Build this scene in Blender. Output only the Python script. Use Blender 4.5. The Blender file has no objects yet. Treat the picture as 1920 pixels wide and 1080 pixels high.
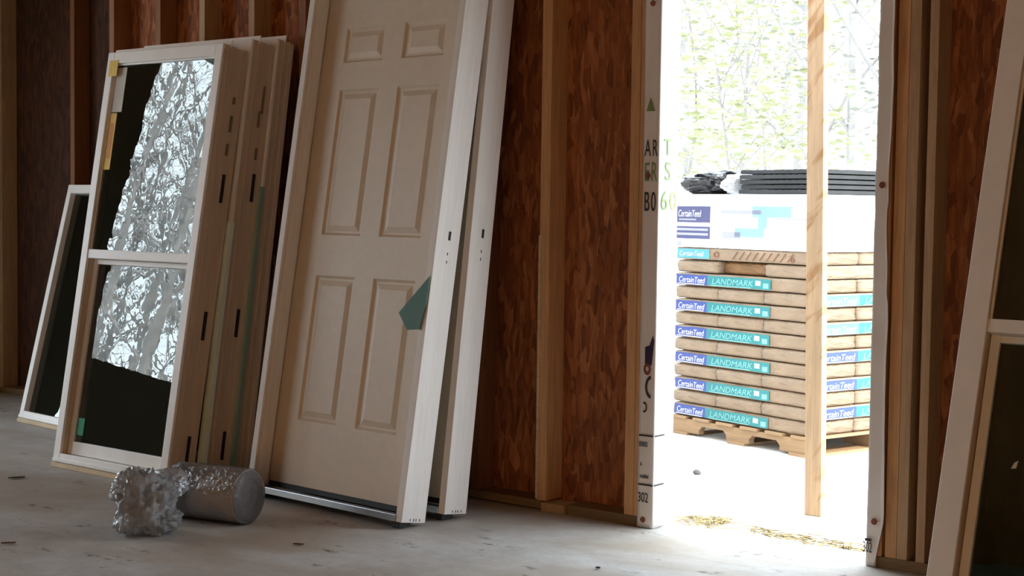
import bpy, bmesh, math, random
from math import radians, sin, cos, pi, tan
from mathutils import Vector, Matrix, noise

S = bpy.context.scene
C = S.collection
random.seed(7)

# ------------------------------------------------------------------ camera, sky, sun, exposure
cam_d = bpy.data.cameras.new('camera')
cam_d.sensor_width = 36.0
cam_d.lens = 2800.0 / 1920.0 * 36.0
cam_d.clip_end = 300
cam = bpy.data.objects.new('camera', cam_d)
C.objects.link(cam)
_p, _r = radians(3.13), radians(0.76)
_F = Vector((0, cos(_p), -sin(_p)))
_R0 = Vector((1, 0, 0))
_U0 = _R0.cross(_F)
_R = _R0 * cos(_r) + _U0 * sin(_r)
_U = -_R0 * sin(_r) + _U0 * cos(_r)
cam.matrix_world = Matrix(((_R.x, _U.x, -_F.x, 0.0), (_R.y, _U.y, -_F.y, 0.0), (_R.z, _U.z, -_F.z, 1.17), (0, 0, 0, 1)))
S.camera = cam

world = bpy.data.worlds.new('world')
S.world = world
world.use_nodes = True
_bg = world.node_tree.nodes['Background']
_bg.inputs['Color'].default_value = (0.84, 0.95, 1.04, 1)
_bg.inputs['Strength'].default_value = 7.0

sun_d = bpy.data.lights.new('sun', 'SUN')
sun_d.energy = 9.0
sun_d.color = (1.0, 0.95, 0.86)
sun_d.angle = radians(1.5)
sun = bpy.data.objects.new('sun', sun_d)
C.objects.link(sun)
_sd = Vector((0.68, -0.46, 0.68)).normalized()      # towards the sun
sun.rotation_euler = _sd.to_track_quat('Z', 'Y').to_euler()

S.view_settings.view_transform = 'Standard'
S.view_settings.look = 'None'
S.view_settings.gamma = 1.0
S.view_settings.exposure = 0.0
S.view_settings.use_curve_mapping = False
S.cycles.use_denoising = True
S.cycles.max_bounces = 10
S.cycles.diffuse_bounces = 6
S.cycles.glossy_bounces = 5
S.cycles.transparent_max_bounces = 24
S.cycles.transmission_bounces = 8
S.cycles.caustics_reflective = False
S.cycles.caustics_refractive = False

# wall frame: x along the door wall to the right, y outwards, z up; origin at the left corner of the doorway
WYAW = radians(-38)
M_WALL = Matrix.Translation((0.5239, 5.3979, 0)) @ Matrix.Rotation(WYAW, 4, 'Z')
# where daylight enters: portals only guide sampling, they emit nothing
def portal(x, y, z, sx, sz, rot):
    l = bpy.data.lights.new('daylight_portal', 'AREA')
    l.shape = 'RECTANGLE'; l.size = sx; l.size_y = sz
    l.cycles.is_portal = True
    o = bpy.data.objects.new('daylight_portal', l); C.objects.link(o)
    o.matrix_world = M_WALL @ Matrix.Translation((x, y, z)) @ Matrix.Rotation(rot, 4, 'Z') @ Matrix.Rotation(pi / 2, 4, 'X')
    return o
ROOM_L, ROOM_R, ROOM_F, ROOM_H = -5.3, 6.0, -9.0, 3.2
BACK_X0, BACK_X1, BACK_Z1 = 2.0, 5.4, 2.3           # unseen opening added behind the camera for warm fill light
LEFT_Y0, LEFT_Y1, LEFT_Z0, LEFT_Z1 = -4.3, -2.38, 0.78, 3.05

# ------------------------------------------------------------------ helpers
def setp(o, label=None, cat=None, group=None, kind=None):
    if label: o['label'] = label
    if cat: o['category'] = cat
    if group: o['group'] = group
    if kind: o['kind'] = kind
    return o

def thing(name, label, cat, M=None, group=None):
    o = bpy.data.objects.new(name, None)
    o.empty_display_size = 0.1
    C.objects.link(o)
    if M is not None: o.matrix_world = M
    return setp(o, label, cat, group)

def obj(name, bm, mat, parent=None, M=None, bevel=0.0, smooth=False, seg=2):
    me = bpy.data.meshes.new(name)
    bmesh.ops.recalc_face_normals(bm, faces=bm.faces)
    bm.to_mesh(me); bm.free()
    o = bpy.data.objects.new(name, me)
    C.objects.link(o)
    for m in (mat if isinstance(mat, (list, tuple)) else [mat]): me.materials.append(m)
    if parent is not None: o.parent = parent
    if M is not None: o.matrix_world = M
    if bevel:
        b = o.modifiers.new('bevel', 'BEVEL'); b.width = bevel; b.segments = seg; b.limit_method = 'ANGLE'
        b.angle_limit = radians(40)
    if smooth:
        for p in me.polygons: p.use_smooth = True
    return o

def box(bm, x0, x1, y0, y1, z0, z1):
    vs = [bm.verts.new((x, y, z)) for x in (x0, x1) for y in (y0, y1) for z in (z0, z1)]
    for f in ((0, 1, 3, 2), (4, 6, 7, 5), (0, 4, 5, 1), (2, 3, 7, 6), (0, 2, 6, 4), (1, 5, 7, 3)):
        bm.faces.new([vs[i] for i in f])
    return vs

def bx(*a):
    bm = bmesh.new(); box(bm, *a); return bm

def boxes(*l):
    bm = bmesh.new()
    for a in l: box(bm, *a)
    return bm

def tube(bm, pts, r0, r1=None, n=6):
    r1 = r0 if r1 is None else r1
    rings = []
    L = len(pts)
    for i, p in enumerate(pts):
        p = Vector(p)
        t = (Vector(pts[min(i + 1, L - 1)]) - Vector(pts[max(i - 1, 0)])).normalized()
        a = t.orthogonal().normalized(); b = t.cross(a)
        r = r0 + (r1 - r0) * i / max(1, L - 1)
        rings.append([bm.verts.new(p + (a * cos(2 * pi * k / n) + b * sin(2 * pi * k / n)) * r) for k in range(n)])
    for i in range(L - 1):
        for k in range(n):
            bm.faces.new((rings[i][k], rings[i][(k + 1) % n], rings[i + 1][(k + 1) % n], rings[i + 1][k]))
    bm.faces.new(rings[0][::-1]); bm.faces.new(rings[-1])

def lathe_x(bm, prof, n=40):
    """profile [(x, r)] turned round the x axis; a radius of 0 closes it"""
    rings = []
    for x, r in prof:
        if r <= 1e-6: rings.append([bm.verts.new((x, 0, 0))])
        else: rings.append([bm.verts.new((x, r * cos(2 * pi * k / n), r * sin(2 * pi * k / n))) for k in range(n)])
    for a, b in zip(rings, rings[1:]):
        for k in range(n):
            k2 = (k + 1) % n
            if len(a) == 1 and len(b) == 1: continue
            if len(a) == 1: bm.faces.new((a[0], b[k2], b[k]))
            elif len(b) == 1: bm.faces.new((a[k], a[k2], b[0]))
            else: bm.faces.new((a[k], a[k2], b[k2], b[k]))

def text(s, size, mat, parent, M, extrude=0.0006, align='LEFT', name='lettering', sx=1.0, shear=0.0, fit=None):
    cu = bpy.data.curves.new(name, 'FONT')
    cu.body = s; cu.size = size; cu.extrude = extrude; cu.align_x = align; cu.shear = shear
    cu.materials.append(mat)
    tmp = bpy.data.objects.new(name, cu)
    me = bpy.data.meshes.new_from_object(tmp)
    bpy.data.objects.remove(tmp); bpy.data.curves.remove(cu)
    me.materials.clear(); me.materials.append(mat)
    if fit:
        xs = [v.co.x for v in me.vertices]; sx = fit / (max(xs) - min(xs))
    o = bpy.data.objects.new(name, me); C.objects.link(o)
    o.parent = parent
    o.matrix_basis = M @ Matrix.Diagonal((sx, 1, 1, 1))
    return o

ON_FRONT = Matrix.Rotation(pi / 2, 4, 'X')                                     # text on a face that looks to -y
ON_RIGHT = Matrix.Rotation(pi / 2, 4, 'Z') @ Matrix.Rotation(pi / 2, 4, 'X')   # text on a face that looks to +x

# ------------------------------------------------------------------ materials
class NT:
    def __init__(self, name):
        self.m = bpy.data.materials.new(name); self.m.use_nodes = True
        self.t = self.m.node_tree; self.b = self.t.nodes['Principled BSDF']
        self.out = self.t.nodes['Material Output']
    def n(self, k, **kw):
        o = self.t.nodes.new(k)
        for a, v in kw.items(): setattr(o, a, v)
        return o
    def l(self, a, b): self.t.links.new(a, b)
    def coords(self, scale=(1, 1, 1), rot=(0, 0, 0), loc=(0, 0, 0)):
        tc = self.n('ShaderNodeTexCoord'); mp = self.n('ShaderNodeMapping')
        mp.inputs['Scale'].default_value = scale; mp.inputs['Rotation'].default_value = rot; mp.inputs['Location'].default_value = loc
        self.l(tc.outputs['Object'], mp.inputs['Vector']); return mp.outputs['Vector']
    def noise(self, vec, scale, detail=4, rough=0.55, dist=0.0):
        o = self.n('ShaderNodeTexNoise'); o.inputs['Scale'].default_value = scale
        o.inputs['Detail'].default_value = detail; o.inputs['Roughness'].default_value = rough; o.inputs['Distortion'].default_value = dist
        self.l(vec, o.inputs['Vector']); return o.outputs['Fac']
    def ramp(self, fac, stops, interp='LINEAR'):
        o = self.n('ShaderNodeValToRGB'); e = o.color_ramp.elements; o.color_ramp.interpolation = interp
        e[0].position, e[0].color = stops[0][0], (*stops[0][1], 1)
        e[1].position, e[1].color = stops[-1][0], (*stops[-1][1], 1)
        for p, c in stops[1:-1]:
            k = e.new(p); k.color = (*c, 1)
        self.l(fac, o.inputs['Fac']); return o.outputs['Color']
    def mix(self, fac, a, b, mode='MIX'):
        o = self.n('ShaderNodeMix', data_type='RGBA', blend_type=mode)
        for s, v in ((0, fac), (6, a), (7, b)):
            if hasattr(v, 'is_output'): self.l(v, o.inputs[s])
            elif s == 0: o.inputs[s].default_value = v
            else: o.inputs[s].default_value = (*v, 1)
        return o.outputs[2]
    def color(self, c): self.l(c, self.b.inputs['Base Color']) if hasattr(c, 'is_output') else setattr(self.b.inputs['Base Color'], 'default_value', (*c, 1))
    def rough(self, v): self.b.inputs['Roughness'].default_value = v
    def bump(self, h, strength=0.3, dist=0.002):
        o = self.n('ShaderNodeBump'); o.inputs['Strength'].default_value = strength; o.inputs['Distance'].default_value = dist
        self.l(h, o.inputs['Height']); self.l(o.outputs['Normal'], self.b.inputs['Normal'])

def sc(c, k): return tuple(min(1, v * k) for v in c)

def plain(name, c, rough=0.6, var=0.12, scale=8.0, metal=0.0):
    t = NT(name); v = t.coords()
    f = t.noise(v, scale, 5)
    t.color(t.ramp(f, [(0.3, sc(c, 1 - var)), (0.7, sc(c, 1 + var))])); t.rough(rough)
    t.b.inputs['Metallic'].default_value = metal
    return t.m

def osb_mat(name, cols, sc_=1.0):
    t = NT(name)
    base = t.coords()
    nz = t.n('ShaderNodeTexNoise'); nz.inputs['Scale'].default_value = 5; t.l(base, nz.inputs['Vector'])
    warp = t.n('ShaderNodeVectorMath', operation='MULTIPLY_ADD'); warp.inputs[1].default_value = (0.05, 0.05, 0.05)
    t.l(nz.outputs['Color'], warp.inputs[0]); t.l(base, warp.inputs[2])
    outs = []
    for rot, s in (((0, 0.22, 0), (44, 44, 10)), ((0, -0.5, 0), (50, 50, 12)), ((0, 0.95, 0), (40, 40, 11))):
        mp = t.n('ShaderNodeMapping'); mp.inputs['Rotation'].default_value = rot; mp.inputs['Scale'].default_value = tuple(q * sc_ for q in s)
        t.l(warp.outputs[0], mp.inputs['Vector'])
        vo = t.n('ShaderNodeTexVoronoi'); vo.inputs['Scale'].default_value = 1.0; t.l(mp.outputs['Vector'], vo.inputs['Vector'])
        sp = t.n('ShaderNodeSeparateColor'); t.l(vo.outputs['Color'], sp.inputs['Color'])
        outs.append((sp.outputs['Red'], sp.outputs['Green']))
    c1 = t.ramp(outs[0][0], [(0.0, cols[0]), (0.35, cols[1]), (0.7, cols[2]), (1.0, cols[3])])
    c2 = t.ramp(outs[1][0], [(0.0, cols[1]), (0.5, cols[2]), (1.0, cols[3])])
    c3 = t.ramp(outs[2][0], [(0.0, cols[0]), (0.6, cols[1]), (1.0, cols[2])])
    sel1 = t.ramp(outs[0][1], [(0.45, (0, 0, 0)), (0.55, (1, 1, 1))])
    sel2 = t.ramp(outs[1][1], [(0.6, (0, 0, 0)), (0.7, (1, 1, 1))])
    c = t.mix(sel1, c1, c2); c = t.mix(sel2, c, c3)
    fine = t.noise(t.coords(scale=(120, 120, 14)), 1.0, 4, 0.6)
    c = t.mix(1.0, c, t.ramp(fine, [(0.25, (0.62, 0.6, 0.58)), (0.75, (1.12, 1.1, 1.08))]), 'MULTIPLY')
    big = t.noise(base, 1.3, 3)
    c = t.mix(1.0, c, t.ramp(big, [(0.3, (0.78, 0.76, 0.74)), (0.7, (1.08, 1.08, 1.08))]), 'MULTIPLY')
    t.color(c); t.rough(0.78)
    t.bump(outs[0][0], 0.35, 0.003)
    return t.m

def lumber_mat(name, a, b, knot=(0.10, 0.04, 0.015), axis='z', rough=0.7, grain=1.0, slant=False):
    t = NT(name)
    s = {'z': (1, 1, 0.06), 'x': (0.06, 1, 1), 'y': (1, 0.06, 1)}[axis]
    v = t.coords(scale=s)
    g = t.noise(v, 55, 5, 0.65, 1.2)
    g2 = t.noise(v, 14, 3, 0.5, 0.6)
    c = t.mix(g2, a, b)
    c = t.mix(1.0, c, t.ramp(g, [(0.3, (1 - 0.28 * grain,) * 3), (0.7, (1 + 0.08 * grain,) * 3)]), 'MULTIPLY')
    ks = {'z': (6, 6, 2.2), 'x': (2.2, 6, 6), 'y': (6, 2.2, 6)}[axis]
    vo = t.n('ShaderNodeTexVoronoi'); vo.inputs['Scale'].default_value = 1.0; t.l(t.coords(scale=ks), vo.inputs['Vector'])
    k = t.ramp(vo.outputs['Distance'], [(0.035, (1, 1, 1)), (0.085, (0, 0, 0))])
    c = t.mix(k, c, knot)
    if slant:                                    # rough-sawn diagonal saw marks
        m2 = t.n('ShaderNodeMapping'); m2.inputs['Scale'].default_value = (3.0, 3.0, 13.0)
        t.l(t.coords(rot=(0, 0.85, 0)), m2.inputs['Vector'])
        sv = t.noise(m2.outputs['Vector'], 1.0, 3, 0.5, 0.6)
        c = t.mix(1.0, c, t.ramp(sv, [(0.38, (0.72, 0.56, 0.40)), (0.46, (1, 1, 1))]), 'MULTIPLY')
    t.color(c); t.rough(rough); t.bump(g, 0.15, 0.001)
    return t.m

def glass_mat(name, tint=(0.80, 0.88, 0.85), gloss=1.0, ior=2.1):
    t = NT(name)
    fr = t.n('ShaderNodeFresnel'); fr.inputs['IOR'].default_value = ior
    mu = t.n('ShaderNodeMath', operation='MULTIPLY'); mu.inputs[1].default_value = gloss; mu.use_clamp = True
    t.l(fr.outputs[0], mu.inputs[0])
    tr = t.n('ShaderNodeBsdfTransparent'); tr.inputs[0].default_value = (*tint, 1)
    gl = t.n('ShaderNodeBsdfGlossy'); gl.inputs['Roughness'].default_value = 0.0; gl.inputs[0].default_value = (0.95, 1, 1, 1)
    h = t.noise(t.coords(), 9.0, 2)
    bp = t.n('ShaderNodeBump'); bp.inputs['Strength'].default_value = 0.06; bp.inputs['Distance'].default_value = 0.004
    t.l(h, bp.inputs['Height']); t.l(bp.outputs['Normal'], gl.inputs['Normal'])
    mx = t.n('ShaderNodeMixShader'); t.l(mu.outputs[0], mx.inputs[0]); t.l(tr.outputs[0], mx.inputs[1]); t.l(gl.outputs[0], mx.inputs[2])
    t.l(mx.outputs[0], t.out.inputs['Surface'])
    t.t.nodes.remove(t.b)
    return t.m

def film_mat(name, col=(0.80, 0.82, 0.86), alpha=0.25):
    """clear crinkled plastic film: mostly see-through, a little milky, shiny"""
    t = NT(name)
    tr = t.n('ShaderNodeBsdfTransparent'); tr.inputs[0].default_value = (0.93, 0.94, 0.96, 1)
    df = t.n('ShaderNodeBsdfDiffuse'); df.inputs[0].default_value = (*col, 1)
    gl = t.n('ShaderNodeBsdfGlossy'); gl.inputs['Roughness'].default_value = 0.10
    h = t.noise(t.coords(), 42, 4, 0.6, 1.0)
    bp = t.n('ShaderNodeBump'); bp.inputs['Strength'].default_value = 0.9; bp.inputs['Distance'].default_value = 0.012
    t.l(h, bp.inputs['Height'])
    t.l(bp.outputs['Normal'], gl.inputs['Normal'])
    tl = t.n('ShaderNodeBsdfTranslucent'); tl.inputs[0].default_value = (*col, 1)
    dm = t.n('ShaderNodeMixShader'); dm.inputs[0].default_value = 0.45; t.l(df.outputs[0], dm.inputs[1]); t.l(tl.outputs[0], dm.inputs[2])
    fr = t.n('ShaderNodeFresnel'); fr.inputs['IOR'].default_value = 1.6; t.l(bp.outputs['Normal'], fr.inputs['Normal'])
    m1 = t.n('ShaderNodeMixShader'); m1.inputs[0].default_value = alpha; t.l(tr.outputs[0], m1.inputs[1]); t.l(dm.outputs[0], m1.inputs[2])
    m2 = t.n('ShaderNodeMixShader'); t.l(fr.outputs[0], m2.inputs[0]); t.l(m1.outputs[0], m2.inputs[1]); t.l(gl.outputs[0], m2.inputs[2])
    t.l(m2.outputs[0], t.out.inputs['Surface'])
    t.t.nodes.remove(t.b)
    return t.m

def concrete_mat():
    t = NT('concrete'); v = t.coords()
    a = t.noise(v, 1.1, 6, 0.6); b = t.noise(v, 7, 6, 0.7); c = t.noise(v, 60, 4, 0.6)
    col = t.ramp(a, [(0.3, (0.42, 0.405, 0.38)), (0.5, (0.53, 0.525, 0.505)), (0.72, (0.60, 0.60, 0.59))])
    col = t.mix(1.0, col, t.ramp(b, [(0.3, (0.80, 0.78, 0.76)), (0.65, (1.06, 1.06, 1.06))]), 'MULTIPLY')
    col = t.mix(1.0, col, t.ramp(c, [(0.25, (0.90, 0.90, 0.90)), (0.75, (1.05, 1.05, 1.05))]), 'MULTIPLY')
    dust = t.noise(t.coords(scale=(0.8, 1.6, 1)), 1.6, 5, 0.6, 0.5)
    col = t.mix(t.ramp(dust, [(0.40, (0, 0, 0)), (0.64, (0.72, 0.72, 0.72))]), col, (0.36, 0.285, 0.205))
    # dried mud scuffs, drawn out along the walking direction
    sv = t.coords(scale=(2.6, 7.5, 1), rot=(0, 0, 0.35))
    s1 = t.noise(sv, 1.0, 7, 0.68, 0.4)
    sm = t.ramp(s1, [(0.585, (0, 0, 0)), (0.64, (1, 1, 1))])
    s2 = t.noise(v, 26, 4, 0.7)
    sm2 = t.ramp(s2, [(0.45, (0, 0, 0)), (0.62, (1, 1, 1))])
    mm = t.mix(1.0, sm, sm2, 'MULTIPLY')
    col = t.mix(mm, col, (0.10, 0.075, 0.055))
    # rust-brown dust patch by the door sill
    tc = t.n('ShaderNodeTexCoord'); d = t.n('ShaderNodeVectorMath', operation='DISTANCE'); d.inputs[1].default_value = RUST
    t.l(tc.outputs['Object'], d.inputs[0])
    k = t.ramp(d.outputs['Value'], [(0.02, (1, 1, 1)), (0.26, (0, 0, 0))])
    k = t.mix(1.0, k, t.ramp(b, [(0.4, (0, 0, 0)), (0.7, (0.8, 0.8, 0.8))]), 'MULTIPLY')
    col = t.mix(k, col, (0.22, 0.09, 0.05))
    t.color(col); t.rough(0.62); t.bump(b, 0.12, 0.003)
    return t.m

RUST = (-1.05, -0.62, 0.0)
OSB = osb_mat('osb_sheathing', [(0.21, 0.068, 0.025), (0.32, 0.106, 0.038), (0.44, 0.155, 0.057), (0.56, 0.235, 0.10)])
OSB_DARK = osb_mat('osb_sheathing_shaded', [(0.050, 0.017, 0.007), (0.070, 0.025, 0.010), (0.095, 0.036, 0.014), (0.12, 0.048, 0.020)])  # same board, darkened to carry the shade of the recess
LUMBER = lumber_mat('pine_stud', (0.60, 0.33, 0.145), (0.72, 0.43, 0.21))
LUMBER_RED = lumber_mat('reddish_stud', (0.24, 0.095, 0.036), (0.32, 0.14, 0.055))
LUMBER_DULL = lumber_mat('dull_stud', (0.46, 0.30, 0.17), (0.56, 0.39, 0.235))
PLATE = lumber_mat('treated_plate', (0.19, 0.125, 0.06), (0.27, 0.18, 0.09), axis='x')
POST = lumber_mat('rough_post', (0.37, 0.25, 0.145), (0.46, 0.32, 0.19), slant=True)
PINE_PALE = lumber_mat('pale_pine', (0.62, 0.47, 0.29), (0.72, 0.57, 0.38), axis='x')
CONCRETE = concrete_mat()
DIRT = plain('sunlit_dirt', (0.60, 0.575, 0.54), 0.95, 0.16, 3.0)
WRAP = plain('house_wrap', (0.80, 0.77, 0.75), 0.5, 0.05, 6.0)
PRIMED = lumber_mat('white_primed_wood', (0.80, 0.78, 0.75), (0.86, 0.84, 0.81), knot=(0.74, 0.71, 0.67), rough=0.5, grain=0.35)
DOOR_SKIN = plain('door_skin', (0.70, 0.62, 0.51), 0.45, 0.03, 30.0)
VINYL = plain('white_vinyl', (0.90, 0.90, 0.88), 0.35, 0.03, 12.0)
JAMB_EXT = lumber_mat('jamb_extension', (0.62, 0.50, 0.38), (0.70, 0.58, 0.46), knot=(0.50, 0.38, 0.28), grain=0.5)
ALU = plain('mill_aluminium', (0.75, 0.75, 0.76), 0.25, 0.05, 30, metal=1.0)
BRONZE = plain('dark_bronze', (0.10, 0.095, 0.09), 0.4, 0.1, 30)
RUBBER = plain('black_rubber', (0.025, 0.025, 0.027), 0.6)
DARK = plain('dark_hole', (0.02, 0.017, 0.015), 0.8)
INK = plain('black_ink', (0.035, 0.035, 0.045), 0.6, 0.2)
INK_GREEN = plain('green_ink', (0.20, 0.30, 0.10), 0.6, 0.2)
INK_PURPLE = plain('purple_ink', (0.03, 0.018, 0.05), 0.6, 0.2)
INK_FADED = plain('faded_ink', (0.22, 0.16, 0.10), 0.7, 0.2)
NAILCAP = plain('brown_nail_cap', (0.22, 0.06, 0.035), 0.5)
GLASS = glass_mat('window_glass', (0.70, 0.87, 0.80))
GLASS_DARK = glass_mat('window_glass_dark', (0.27, 0.40, 0.33), 1.0, 1.95)
TEAL = plain('teal_paper', (0.07, 0.19, 0.15), 0.6, 0.12)
GAP_DARK = plain('dark_green_gap', (0.30, 0.46, 0.40), 0.6, 0.06)
GAP_PALE = plain('pale_green_gap', (0.78, 0.92, 0.86), 0.6, 0.06)
YELLOW = plain('yellow_sticker', (0.80, 0.55, 0.06), 0.5, 0.1)
ORANGE = plain('orange_print', (0.70, 0.27, 0.03), 0.5, 0.1)
PAPER_GREY = plain('greyish_paper', (0.62, 0.62, 0.57), 0.7, 0.06)
PAPER_DIM = plain('dim_paper', (0.16, 0.19, 0.20), 0.7, 0.06)
KRAFT = plain('kraft_wrap', (0.190, 0.134, 0.084), 0.6, 0.14, 9.0)
KRAFT_B = plain('kraft_wrap_brown', (0.175, 0.09, 0.034), 0.6, 0.18, 9.0)
def crease(m):
    nt = m.node_tree; tc = nt.nodes.new('ShaderNodeTexCoord'); mp = nt.nodes.new('ShaderNodeMapping'); mp.inputs['Scale'].default_value = (7, 7, 26)
    nz = nt.nodes.new('ShaderNodeTexNoise'); nz.inputs['Scale'].default_value = 1.0; nz.inputs['Detail'].default_value = 5; nz.inputs['Distortion'].default_value = 1.2
    bp = nt.nodes.new('ShaderNodeBump'); bp.inputs['Strength'].default_value = 0.9; bp.inputs['Distance'].default_value = 0.02
    nt.links.new(tc.outputs['Object'], mp.inputs['Vector']); nt.links.new(mp.outputs['Vector'], nz.inputs['Vector'])
    nt.links.new(nz.outputs['Fac'], bp.inputs['Height']); nt.links.new(bp.outputs['Normal'], nt.nodes['Principled BSDF'].inputs['Normal'])
for m in (KRAFT, KRAFT_B): crease(m)
BLUE = plain('blue_label', (0.022, 0.045, 0.20), 0.45, 0.15, 14)
TEAL_L = plain('teal_label', (0.010, 0.145, 0.155), 0.45, 0.15, 14)
TEAL_LIGHT = plain('light_teal_print', (0.13, 0.34, 0.34), 0.5, 0.08)
SKY_L = plain('sky_blue_label', (0.06, 0.24, 0.38), 0.45, 0.15, 14)
NAVY = plain('navy_print', (0.045, 0.05, 0.125), 0.5, 0.1)
PALEBLUE = plain('pale_blue_print', (0.16, 0.28, 0.37), 0.5, 0.08)
LAVENDER = plain('lavender_print', (0.24, 0.25, 0.33), 0.5, 0.06)
WHITE_INK = plain('white_print', (0.50, 0.52, 0.56), 0.5, 0.04)
BADGE = plain('pale_badge', (0.30, 0.42, 0.44), 0.5)
RED_INK = plain('red_brown_print', (0.14, 0.05, 0.025), 0.6, 0.15)
CARTON = plain('white_carton', (0.88, 0.88, 0.90), 0.6, 0.04)
BLACKFILM = plain('black_film', (0.010, 0.010, 0.011), 0.35, 0.3)
GREYRIB = plain('grey_ribbed_plastic', (0.020, 0.022, 0.024), 0.85, 0.2)
PALLET_W = lumber_mat('pallet_wood', (0.24, 0.145, 0.07), (0.31, 0.195, 0.10), axis='x')
ROLL = plain('grey_foam_roll', (0.74, 0.70, 0.71), 0.7, 0.1, 14)
ROLL_END = plain('grey_foam_roll_end', (0.13, 0.12, 0.125), 0.8, 0.15, 20)
FILM = film_mat('clear_film', alpha=0.20)
FILM2 = film_mat('clear_crumpled_film', (0.98, 0.98, 0.99), 0.36)
BARK = plain('grey_bark', (0.31, 0.30, 0.29), 0.9, 0.25, 5)
BARK_PALE = plain('pale_bark', (0.20, 0.195, 0.19), 0.9, 0.2, 5)
LEAF_A = plain('spring_leaf', (0.20, 0.22, 0.115), 0.7, 0.2, 2)
LEAF_B = plain('pale_leaf', (0.165, 0.178, 0.155), 0.7, 0.2, 2)
STRAW = plain('straw', (0.30, 0.245, 0.12), 0.8, 0.2, 20)
DRYWALL = plain('bare_board', (0.40, 0.19, 0.065), 0.9, 0.2, 2)
SPLINTER = plain('dark_splinter', (0.10, 0.06, 0.035), 0.8)
LEFTBOARD = plain('grey_green_board', (0.22, 0.25, 0.21), 0.9, 0.1, 2)
SHINGLE = plain('dark_stone', (0.05, 0.048, 0.045), 0.9, 0.2, 4)

# ------------------------------------------------------------------ structure
def struct(name, bm, mat, label, cat, M=M_WALL, bevel=0.0):
    o = obj(name, bm, mat, M=M, bevel=bevel)
    return setp(o, label, cat, kind='structure')

DOOR_W, JOG, WD = 0.840, -3.20, 0.105
struct('floor', boxes((ROOM_L - 0.2, ROOM_R, ROOM_F - 0.2, WD + 0.03, -0.10, 0.0), (ROOM_L - 0.2, JOG + 0.02, WD + 0.03, 0.95, -0.10, 0.0)), CONCRETE,
       'dusty grey concrete floor slab with dark mud scuffs', 'floor')
struct('ground', bx(-60, 60, -60, 80, -0.40, -0.012), DIRT, 'sunlit pale dirt yard outside the doorway', 'ground')
# door wall: sheathing left of the doorway, over it and right of it
struct('wall_back', boxes((JOG, -0.055, WD, WD + 0.015, 0.012, ROOM_H), (-0.055, DOOR_W + 0.05, WD, WD + 0.015, 2.16, ROOM_H),
                          (DOOR_W + 0.05, ROOM_R, WD, WD + 0.015, 0.012, ROOM_H)), OSB,
       'reddish brown strand board sheathing between the studs of the door wall', 'wall')
struct('wall_exterior', boxes((JOG, -0.002, WD + 0.015, WD + 0.019, 0.0, ROOM_H), (-0.002, DOOR_W + 0.004, WD + 0.015, WD + 0.019, 2.12, ROOM_H),
                              (DOOR_W + 0.004, ROOM_R, WD + 0.015, WD + 0.019, 0.0, ROOM_H)), WRAP, 'white house wrap on the outside of the door wall', 'wall')
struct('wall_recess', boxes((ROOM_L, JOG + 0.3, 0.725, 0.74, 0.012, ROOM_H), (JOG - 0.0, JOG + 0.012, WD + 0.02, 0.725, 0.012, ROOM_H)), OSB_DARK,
       'shade-darkened strand board sheathing set back at the far left', 'wall')
struct('wall_left', boxes((ROOM_L - 0.15, ROOM_L, ROOM_F, LEFT_Y0, 0, ROOM_H), (ROOM_L - 0.15, ROOM_L, LEFT_Y1, -1.80, 0, ROOM_H), (ROOM_L - 0.15, ROOM_L, -1.80, -0.70, 2.05, ROOM_H), (ROOM_L - 0.15, ROOM_L, -0.70, 0.95, 0, ROOM_H),  # low doorway gap added to light the floor and frames at left
                          (ROOM_L - 0.15, ROOM_L, LEFT_Y0, LEFT_Y1, 0, LEFT_Z0), (ROOM_L - 0.15, ROOM_L, LEFT_Y0, LEFT_Y1, LEFT_Z1, ROOM_H)), LEFTBOARD,
       'side wall with an open window hole and a doorway added for light, out of the picture to the left', 'wall')
struct('wall_right', bx(ROOM_R, ROOM_R + 0.15, ROOM_F, WD, 0, ROOM_H), DRYWALL, 'side wall out of the picture to the right', 'wall')
struct('wall_front', boxes((ROOM_L, BACK_X0, ROOM_F - 0.15, ROOM_F, 0, ROOM_H), (BACK_X1, ROOM_R, ROOM_F - 0.15, ROOM_F, 0, ROOM_H),
                           (BACK_X0, BACK_X1, ROOM_F - 0.15, ROOM_F, BACK_Z1, ROOM_H)), LEFTBOARD,
       'wall behind the camera with an opening added for warm fill light', 'wall')
struct('ceiling', boxes((ROOM_L - 0.15, ROOM_R + 0.15, ROOM_F - 0.15, WD + 0.015, ROOM_H, ROOM_H + 0.2), (ROOM_L - 0.15, JOG + 0.02, WD + 0.015, 0.95, ROOM_H, ROOM_H + 0.2)), DRYWALL, 'board ceiling above the picture', 'ceiling')

def stud(x0, mat, label, y0=0.0, w=0.038, d=0.104, z0=0.038, z1=ROOM_H):
    return struct('wall_stud', bx(x0, x0 + w, y0, y0 + d, z0, z1), mat, label, 'stud', bevel=0.0015)
ordn = ['first', 'second', 'third', 'fourth', 'fifth', 'sixth', 'seventh', 'eighth', 'ninth']
stud(-0.126, LUMBER, 'tan king stud beside the wrapped left door jamb', w=0.040)
stud(-0.084, LUMBER, 'trimmer stud under the printed house wrap at the left door jamb', w=0.082)
stud(-0.533, LUMBER, 'broad tan stud left of the bare sheathing beside the doorway', w=0.046)
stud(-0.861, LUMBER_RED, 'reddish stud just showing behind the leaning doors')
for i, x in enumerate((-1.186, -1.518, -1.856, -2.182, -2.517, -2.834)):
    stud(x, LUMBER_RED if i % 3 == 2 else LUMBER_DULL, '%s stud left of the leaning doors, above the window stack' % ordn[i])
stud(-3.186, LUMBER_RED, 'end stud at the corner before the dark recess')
stud(0.900, LUMBER, 'orange tan trimmer stud beside the wrapped right door jamb', w=0.040)
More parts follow.
